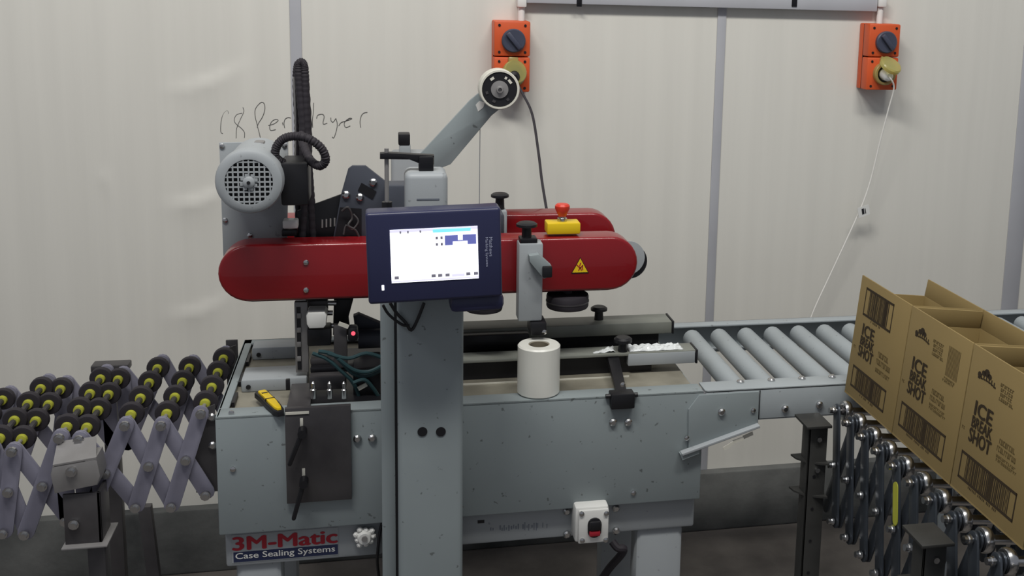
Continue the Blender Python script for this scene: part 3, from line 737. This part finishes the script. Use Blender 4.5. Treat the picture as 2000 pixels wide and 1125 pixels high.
# utility knife
ka, kb_ = atz(511, 770, ZT+.006), atz(546, 806, ZT+.006)
kd = (kb_-ka); kl = kd.length; ang = math.atan2(kd.y, kd.x)
kn = thing('utility_knife', 'yellow and black utility knife lying on the machine edge', 'knife', (ka+kb_)/2 - Vector((0, 0, .0055)), (0, 0, ang), local=True)
g = G()
pr = [(-.5, -.010), (-.46, -.014), (-.2, -.012), (.1, -.013), (.4, -.011), (.5, -.006), (.5, .006), (.4, .011), (.1, .013), (-.2, .012), (-.46, .014), (-.5, .010)]
def slab(g, pts, z0, z1, bev=.002):
    a = [g._v((p[0], p[1], z0)) for p in pts]; b = [g._v((p[0], p[1], z1)) for p in pts]; n = len(pts)
    fs = [g.bm.faces.new(a[::-1]), g.bm.faces.new(b)] + [g.bm.faces.new((a[i], a[(i+1) % n], b[(i+1) % n], b[i])) for i in range(n)]
    if bev: bmesh.ops.bevel(g.bm, geom=list(fs[1].edges), offset=bev, segments=2, affect='EDGES', profile=.5)
    return g
slab(g, [(x*kl*1.12, y) for x, y in pr], 0, .011).obj('grip', 'black', kn)
slab(G(), [(x*kl, y*.62) for x, y in pr[:]], .009, .0155).obj('handle', 'yel', kn)
G().box(-.004, -.001, -.0095, .0095, .010, .0162).obj('band', 'black', kn)
G().box(-kl*.34, -kl*.30, -.006, .006, .012, .0162).obj('band', 'black', kn)
# crumpled film on the front guide
g = G(); nx, ny = 26, 9
xa, xb = xm_+.004, gx1-.028
vs = [[g._v((xa+(xb-xa)*i/nx, yg2+.006+.042*j/ny, zt2+.0015+.006*random.random()*(1 if 0 < i < nx and 0 < j < ny else .1))) for j in range(ny+1)] for i in range(nx+1)]
for i in range(nx):
    for j in range(ny): g.bm.faces.new((vs[i][j], vs[i+1][j], vs[i+1][j+1], vs[i][j+1]))
bm_ = g
o = bm_.obj('plastic_film', 'sheet', ang=20); tag(o, 'crumpled clear plastic film lying on the front guide of the sealer', 'plastic film')
so = o.modifiers.new('thickness', 'SOLIDIFY'); so.thickness = .0012; so.offset = -1
g = G()
xa = at(1160, 690, yg2).x; xb = at(1204, 690, yg2).x
vs = [[g._v((xa+(xb-xa)*i/10, yg2+.008+.036*j/6*(.2+.8*i/10), zt2+.001+.007*random.random()*(i/10))) for j in range(7)] for i in range(11)]
for i in range(10):
    for j in range(6): g.bm.faces.new((vs[i][j], vs[i+1][j], vs[i+1][j+1], vs[i][j+1]))
o = g.obj('plastic_film', 'sheet', ang=20); tag(o, 'small torn scrap of plastic film beside the black clamp knob', 'plastic film')
so = o.modifiers.new('thickness', 'SOLIDIFY'); so.thickness = .0012; so.offset = -1
# peeled tape hanging from the outfeed bracket
g = G()
tp = [at(1470, 843, YF-.012), at(1452, 853, YF-.016), at(1432, 862, YF-.02), at(1412, 874, YF-.02)]
for a, b in zip(tp, tp[1:]):
    g.prism([(a.x, a.z), (b.x, b.z), (b.x+.002, b.z-.008), (a.x+.002, a.z-.008)], a.y, a.y+.0012)
tag(g.obj('tape_strip', 'pale'), 'loose strip of tape peeling off the outfeed bracket', 'tape')

# ------------------------------------------------------------------ roller conveyor
rcv = thing('roller_conveyor', 'grey powered roller conveyor leaving the case sealer', 'conveyor', (1.45, 2.44, 0))
RX0, RX1 = XR+.004, 2.35
for (ya, yb, yl0, yl1) in ((YF, YF+.004, YF, YF+.058), (2.675, 2.679, 2.645, 2.679)):
    g = G(); g.box(RX0, RX1, ya, yb, .760, ZT, .0015); g.box(RX0, RX1, yl0, yl1, ZT-.005, ZT, .0015); g.box(RX0, RX1, yl0, yl1, .760, .764, .001)
    g.obj('side_rail', 'conv', rcv)
G().box(at(1483, 790, YF).x-.0008, at(1483, 790, YF).x+.0008, YF-.0012, YF, .762, ZT-.004).obj('rail_seam', 'black', rcv)
ROLL_ = G().lathe([(.006, 0), (.006, .004), (.0225, .006), (.0235, .010), (.0235, .376), (.0225, .380), (.006, .382), (.006, .388)], (0, 0, 0), (0, 1, 0), 20).mesh('roller', 'conv')
HEAD = G().lathe([(.0085, 0), (.0085, .003), (.005, .006)], (0, 0, 0), (0, 0, 1), 12).mesh('axle_bolt', 'chrome')
xr0 = at(1385, 748, 2.232).x; dxr = (at(1625, 737, 2.232).x-xr0)/4
for k in range(-1, 26):
    x = xr0+dxr*k
    if x < RX0+.026 or x > RX1-.03: continue
    r = put(ROLL_, 'roller', rcv, (x, 2.250, ZT-.0275))
    h = put(HEAD, 'axle_bolt', rcv, (x, 2.232, ZT))
for px, py in ((1533, 798), (1600, 790)): put(BOLTB, 'bolt', rcv, at(px, py, YF))
for x in (1.55, 2.25):
    for y in (YF+.012, 2.64):
        l = G().box(x-.02, x+.02, y, y+.03, .01, .759, .002).obj('leg', 'conv', rcv)
        G().box(x-.035, x+.035, y-.01, y+.04, 0, .010, .002).obj('foot', 'conv', l)

# ------------------------------------------------------------------ skate wheel conveyors
WHEEL = G().lathe([(.0095, -.0075), (.016, -.0085), (.0225, -.0075), (.024, -.004), (.024, .004), (.0225, .0075), (.016, .0085), (.0095, .0075)], (0, 0, 0), (0, 1, 0), 24).mesh('skate_wheel', 'rubber')
HUB = G().lathe([(.0045, -.017), (.0095, -.016), (.0105, -.009), (.0105, .009), (.0095, .016), (.0045, .017)], (0, 0, 0), (0, 1, 0), 16).mesh('hub', 'hub')
AXLE = G().cyl((0, -.17, 0), (0, .17, 0), .004, n=10).mesh('axle', 'galv')
SPACER = G().cyl((0, -.030, 0), (0, .030, 0), .0062, n=10).mesh('spacer', 'stain')
NUT = G().lathe([(.0065, .012), (.0065, .006), (.010, .006), (.010, 0), (.007, -.004)], (0, 0, 0), (0, -1, 0), 10).mesh('nut', 'chrome')
lc = thing('skate_wheel_conveyor', 'expandable skate wheel conveyor with black wheels on yellow hubs', 'conveyor', (-.65, 2.39, 0))
YN, YFAR = 2.205, 2.575
ax = [(-.3535, .842), (-.428, .822), (-.494, .826), (-.578, .802), (-.613, .808), (-.697, .786), (-.735, .792), (-.815, .768), (-.88, .768), (-.95, .752)]
T = [Vector((x - (.002 if i == 0 else 0), z-.002)) for i, (x, z) in enumerate(ax)] or [0 for x, z in ax]
Bv = [Vector(((x+.012 if i not in (0, 3, 4) else x+.003), z-.172)) for i, (x, z) in enumerate(ax)]
for i, (x, z) in enumerate(ax):
    put(AXLE, 'axle', lc, (x, 2.39, z))
    off = .0 if i % 2 == 0 else .012
    for k in range(4):
        w = put(WHEEL, 'skate_wheel', lc, (x, 2.255+off*.5+k*.0905, z))
        put(HUB, 'hub', w)
        if k < 3: put(SPACER, 'spacer', lc, (x, 2.300+off*.5+k*.0905, z))
    put(NUT, 'nut', lc, (x, YN-.012, z)); put(NUT, 'nut', lc, (Bv[i].x, YN-.012, Bv[i].y))
for Yl in (YN, YFAR):
    for i in range(len(ax)-1):
        a1, b1, a2, b2 = T[i], Bv[i+1], T[i+1], Bv[i]
        if i == 3: a1, b1, a2, b2 = T[3], Bv[3], T[4], Bv[4]
        G().bar(a1, b1, .031, Yl-.005, Yl-.001, .0006).obj('link', 'lav', lc)
        G().bar(a2, b2, .031, Yl+.001, Yl+.005, .0006).obj('link', 'lav', lc)
        if i != 3: put(NUT, 'nut', lc, ((a1.x+b1.x)/2, Yl-.007, (a1.y+b1.y)/2))
# end hook plate against the machine
hp = G().prism([(XL-.045, .665), (XL-.004, .665), (XL-.004, .850), (XL-.045, .835)], YN+.012, YN+.016).obj('hook_plate', 'stain', lc)
G().prism([(XL-.045, .80), (XL-.004, .80), (XL-.004, .860), (XL-.045, .845)], YFAR-.016, YFAR-.012).obj('hook_plate', 'stain', lc)
G().box(XL-.030, XL-.004, YFAR+.012, YFAR+.018, ZT-.10, ZT+.030, .001).obj('hook_post', 'stain', lc)
for z in (.825, .765): put(BOLTB, 'bolt', hp, (XL-.010, YN+.012, z))
# supporting bracket and leg
YBk = 2.165
bkt = G().pprism([(103, 908), (98, 928), (106, 965), (190, 948), (196, 930), (188, 893)], YBk-.03, YBk+.02, .003).obj('leg_bracket', 'galv', lc)
g = G(); p0, p1, p2, p3 = at(103, 908, YBk-.03), at(188, 893, YBk-.03), at(188, 852, YBk+.03), at(112, 862, YBk+.03)
for k in (0, .004): pass
v = [g._v(p) for p in (p0, p1, p2, p3)] + [g._v(p+Vector((0, 0, -.005))) for p in (p0, p1, p2, p3)]
for f in ((0, 1, 2, 3), (7, 6, 5, 4), (0, 4, 5, 1), (1, 5, 6, 2), (2, 6, 7, 3), (3, 7, 4, 0)): g.bm.faces.new([v[i] for i in f])
g.obj('bracket_top', 'galv', bkt)
put(NUT, 'nut', bkt, at(140, 920, YBk-.03))
xa, xb = at(130, 1000, YBk).x, at(202, 1000, YBk).x
g = G().box(xa, xb, YBk-.02, YBk-.014, at(165, 1052, YBk).z, at(165, 955, YBk).z, .001); g.box(xb-.006, xb, YBk-.02, YBk+.05, at(165, 1052, YBk).z, at(165, 955, YBk).z, .001)
lp = g.obj('leg_channel', 'stain', lc)
zz = at(165, 1052, YBk).z
G().box(xa-.004, xb+.012, YBk-.035, YBk+.06, zz-.004, zz, .001).obj('leg_flange', 'galv', lc)
put(NUT, 'nut', lp, at(145, 1023, YBk-.02))
lg = G().box(xa+.034, xa+.066, YBk-.005, YBk+.03, .0, zz-.004, .002).obj('leg', 'stain', lc)
lg2 = G(); a = at(284, 985, 2.565); b = at(306, 1125, 2.565)
lg2.prism([(a.x-.014, a.z), (a.x+.014, a.z), (b.x+.03, 0.0), (b.x+.002, 0.0)], 2.55, 2.57, .002); lg2.obj('leg', 'stain', lc)
# far bracket showing behind the wheels
g = G().box(at(178, 735, 2.585).x, at(252, 735, 2.585).x, 2.582, 2.62, .800, at(215, 713, 2.585).z, .003); g.obj('leg_bracket', 'stain', lc)
G().box(at(200, 735, 2.6).x, at(228, 735, 2.6).x, 2.585, 2.615, 0, .80, .002).obj('leg', 'stain', lc)

# right, curving towards the camera side
TILT = math.radians(5.3)
fo = Vector((.976, 2.165, .7945))
fx = thing('skate_wheel_conveyor', 'compressed dark steel skate wheel conveyor carrying the cartons', 'conveyor', fo, (0, TILT, 0), local=True)
SWHEEL = G().lathe([(.006, -.008), (.012, -.009), (.0205, -.008), (.0225, -.004), (.0225, .004), (.0205, .008), (.012, .009), (.006, .008)], (0, 0, 0), (1, 0, 0), 24).mesh('skate_wheel', 'chrome')
SHUB = G().cyl((-.012, 0, 0), (.012, 0, 0), .0085, n=14).mesh('hub', 'stain')
SAX = G().cyl((-.012, 0, 0), (.285, 0, 0), .0045, n=10).mesh('axle', 'chrome')
SNUT = G().lathe([(.0085, 0), (.0085, .005), (.0065, .005), (.0065, .013)], (0, 0, 0), (-1, 0, 0), 10).mesh('nut', 'chrome')
SLINK = {}
n = 13; dy = .072
for i in range(n):
    y = -.034-i*dy
    put(SAX, 'axle', fx, (0, y, 0)); put(SNUT, 'nut', fx, (-.012, y, 0)); put(SNUT, 'nut', fx, (-.012, y, -.222))
    ks = (0, 2) if i % 2 == 0 else (0, 1, 3)
    for k in ks:
        w = put(SWHEEL, 'skate_wheel', fx, (.014+k*.080, y, 0)); put(SHUB, 'hub', w)
    G().cyl((.028, y, 0), (.080, y, 0), .0085, n=12).obj('spacer', 'chrome', fx)
    if i < n-1:
        put(SNUT, 'nut', fx, (-.012, y-dy/2, -.111))
        for X0 in (0, .27):
            for s_, a, b in ((-.0085, y, y-dy), (.0005, y-dy, y)):
                g = G(Matrix(((0, 1, 0, 0), (1, 0, 0, 0), (0, 0, 1, 0), (0, 0, 0, 1))))
                g.bar((a, 0), (b, -.222), .030, X0+s_, X0+s_+.004, .0005); g.obj('link', 'dlink', fx)
# yellow sticker on a link
g = G(Matrix(((0, 1, 0, -.0092), (1, 0, 0, 0), (0, 0, 1, 0), (0, 0, 0, 1))))
yy = -.034-4*dy
g.bar((yy-.014, -.035), (yy-.033, -.095), .019, -.0008, .0006); g.obj('sticker', 'hub', fx, 'yellow green sticker')
# support legs of the dark conveyor
def dleg(px0, py0, px1, Yl, low):
    xa, xb = at(px0, py0, Yl).x, at(px1, py0, Yl).x
    z = at(px0, py0, Yl).z; xb = min(xb, .936)
    t = thing('conveyor_stand', low, 'stand', ((xa+xb)/2, Yl, 0))
    g = G(); g.box(xa-.012, xb, Yl-.045, Yl+.03, z-.006, z, .001); g.obj('top_plate', 'post', t)
    s = xa+.042
    g = G(); g.box(xa, s, Yl-.03, Yl-.026, .004, z-.006, .0008); g.box(xa, xa+.004, Yl-.03, Yl+.01, .004, z-.006, .0008); g.obj('post', 'post', t)
    for zz in [z-.12-.075*i for i in range(7)]:
        if zz > .05: G().cyl((xa+.016, Yl-.0302, zz), (xa+.016, Yl-.0312, zz), .0035, n=8).obj('post_hole', 'black', t)
    for zz in (z-.035, z-.105):
        G().cyl((xa+.022, Yl-.03, zz), (xa+.022, Yl-.036, zz), .0055, n=10).obj('bolt', 'chrome', t)
    g = G(); g.box(xb-.014, xb-.002, Yl-.01, Yl-.006, z-.19, z-.006, .0008); g.obj('inner_plate', 'post', t)
    for zz in (z-.092, z-.168):
        pts = [(xa-.020, .02), (xa-.016, .0), (xa+.000, -.022), (xa+.03, -.038), (xb, -.042), (xb, .02)]
        gg = slab(G(Matrix.Translation((0, Yl, zz))), pts, 0, .004, 0); gg.obj('gusset', 'post', t)
    g = G(); g.box(xa-.015, xb, Yl-.05, Yl+.03, 0, .004); g.obj('foot_plate', 'post', t)
    return t
dleg(1572, 818, 1648, 2.12, 'dark steel stand with drilled post beside the roller conveyor')
dleg(1790, 1040, 1898, 1.60, 'dark steel stand under the near end of the cartons')

# ------------------------------------------------------------------ cartons
CL, CH, CWD, CF = .2335, .269, .160, .038
def carton(i, label, kind, farflap, nearflap):
    o = thing('carton', label, 'carton', Vector((1.004, 2.174, .8205)) + Vector((0, -.2365*i, 0)), (0, TILT, 0), 'open cartons in a row', local=True)
    t = .0035; hb = CH-CF; y0, y1 = -CL, 0
    G().box(0, CWD, y0, y1, 0, t).obj('bottom_panel', 'card', o)
    lp = G().box(0, t, y0, y1, t, CH, .0006).obj('side_panel', 'card', o)
    G().box(CWD-t, CWD, y0, y1, t, hb, .0006).obj('side_panel', 'card', o)
    g = G(Matrix.Translation((CWD-t, 0, hb)) @ Matrix.Rotation(math.radians(4), 4, 'Y')); g.box(0, t, y0, y1, 0, CF, .0006); g.obj('flap', 'card', o)
    for yy, ff, sgn in ((y1-t, farflap, 1), (y0, nearflap, -1)):
        G().box(t, CWD-t, yy, yy+t, t, hb, .0004).obj('end_panel', 'card', o)
        if ff is not None:
            g = G(Matrix.Translation((0, yy+t/2, hb)) @ Matrix.Rotation(math.radians(ff*sgn), 4, 'X')); g.box(t+.002, CWD-t-.002, -t/2, t/2, 0, CF-.002, .0004); g.obj('flap', 'card', o)
    # print on the face towards the machine
    def P(s, v): return Vector((-.0002, -CL*s, CH*v))
    def rect(g, s0, v0, s1, v1, e=.0005): g.box(-e, 0, -CL*s0, -CL*s1, CH*v0, CH*v1)
    def barcode(s0, v0, s1, v1, top=True):
        g = G(); e = .022; f = .018
        rect(g, s0, v1-f, s1, v1); rect(g, s0, v0, s1, v0+f); rect(g, s0, v0, s0+e*.6, v1); rect(g, s1-e*.6, v0, s1, v1)
        s = s0+.085; rnd = random.Random(3)
        while s < s1-.09:
            w = rnd.choice((.004, .006, .010, .014)); rect(g, s, v0+f, s+w, v1-f); s += w+rnd.choice((.004, .006, .010))
        s = s0+.16
        while s < s1-.2:
            if rnd.random() < .7: rect(g, s, v0-.022, s+.008, v0-.006)
            s += .02
        g.obj('barcode', 'ink', lp)
    def smudge(s0, v0, s1, v1, rows, name='small_print', m='inkf', seed=1):
        g = G(); rnd = random.Random(seed); h = (v1-v0)/rows
        for r in range(rows):
            s = s0+rnd.uniform(0, .03); e = s1-rnd.uniform(0, .05)
            while s < e:
                w = rnd.uniform(.012, .022); b = v1-(r+1)*h
                k = rnd.random()
                rect(g, s, b+h*.15, s+w*.35, b+h*.85)
                if k < .5: rect(g, s, b+h*.7, s+w, b+h*.85)
                if k > .3: rect(g, s, b+h*.15, s+w, b+h*.3)
                if k > .6: rect(g, s+w*.7, b+h*.15, s+w, b+h*.85)
                s += w+.008
        g.obj(name, m, lp)
    def words(s0, v0, s1, v1):
        h = (v1-v0); wd_ = CL*(s1-s0)
        R_, U_ = (0, -1, 0), (0, 0, 1)
        text('lettering', 'ICE', 'ink', lp, P(s0+.02, v0+h*.66), R_, U_, wd_*.80, CH*h*.34, .035)
        text('lettering', 'BREAK', 'ink', lp, P(s0+.01, v0+h*.36), R_, U_, wd_*.92, CH*h*.26, .04)
        text('lettering', 'SHOT', 'ink', lp, P(s0, v0), R_, U_, wd_, CH*h*.32, .04)
    if kind == 'end':
        barcode(.13, .70, .70, .93); words(.16, .37, .46, .64); smudge(.52, .40, .80, .52, 2, seed=2); smudge(.52, .34, .84, .385, 1, seed=5); barcode(.10, .09, .80, .27)
        smudge(.04, .40, .08, .43, 1, seed=4)
    else:
        g = G()
        def blob(s, v, a, b, hole=0):
            pts = [(-CL*s + a*CL*math.cos(2*math.pi*q/14), CH*v + b*CH*math.sin(2*math.pi*q/14)) for q in range(14)]
            va = [g._v((-.0006, y_, z_)) for y_, z_ in pts]; vb = [g._v((0, y_, z_)) for y_, z_ in pts]
            g.bm.faces.new(va)
            for q in range(14): g.bm.faces.new((va[q], vb[q], vb[(q+1) % 14], va[(q+1) % 14]))
        blob(.235, .868, .035, .026); blob(.195, .855, .028, .018); blob(.275, .855, .028, .018)
        for q in range(7):
            s_ = .125+q*.036; v_ = .825-.0*q
            rect(g, s_, v_-.020+.010*math.sin(q*.52), s_+.012, v_+.014+.010*math.sin(q*.52)); rect(g, s_, v_-.020+.010*math.sin(q*.52), s_+.030, v_-.010+.010*math.sin(q*.52))
        blob(.14, .832, .022, .020)
        g.obj('logo', 'ink', lp)
        smudge(.42, .75, .62, .87, 4, seed=3)
        if i == 1:
            g = G(); s = .68
            while s < .86: rect(g, s, .68, s+.007, .89); s += .017
            g.obj('barcode', 'inkf', lp); smudge(.65, .63, .86, .67, 2, seed=6)
        words(.14, .38, .44, .66); smudge(.50, .44, .76, .54, 2, seed=2); smudge(.50, .38, .80, .43, 2, seed=5)
        barcode(.08, .10, .84, .29); smudge(.02, .42, .07, .45, 1, seed=4)
    return o
carton(0, 'open brown carton with a barcode on its raised flap, standing against the roller conveyor', 'end', None, 12)
carton(1, 'open brown carton between two others, with a small striped label near its top corner', 'side', 3, 12)
carton(2, 'open brown carton whose far flap leans on the carton with the striped label', 'side', 3, 10)
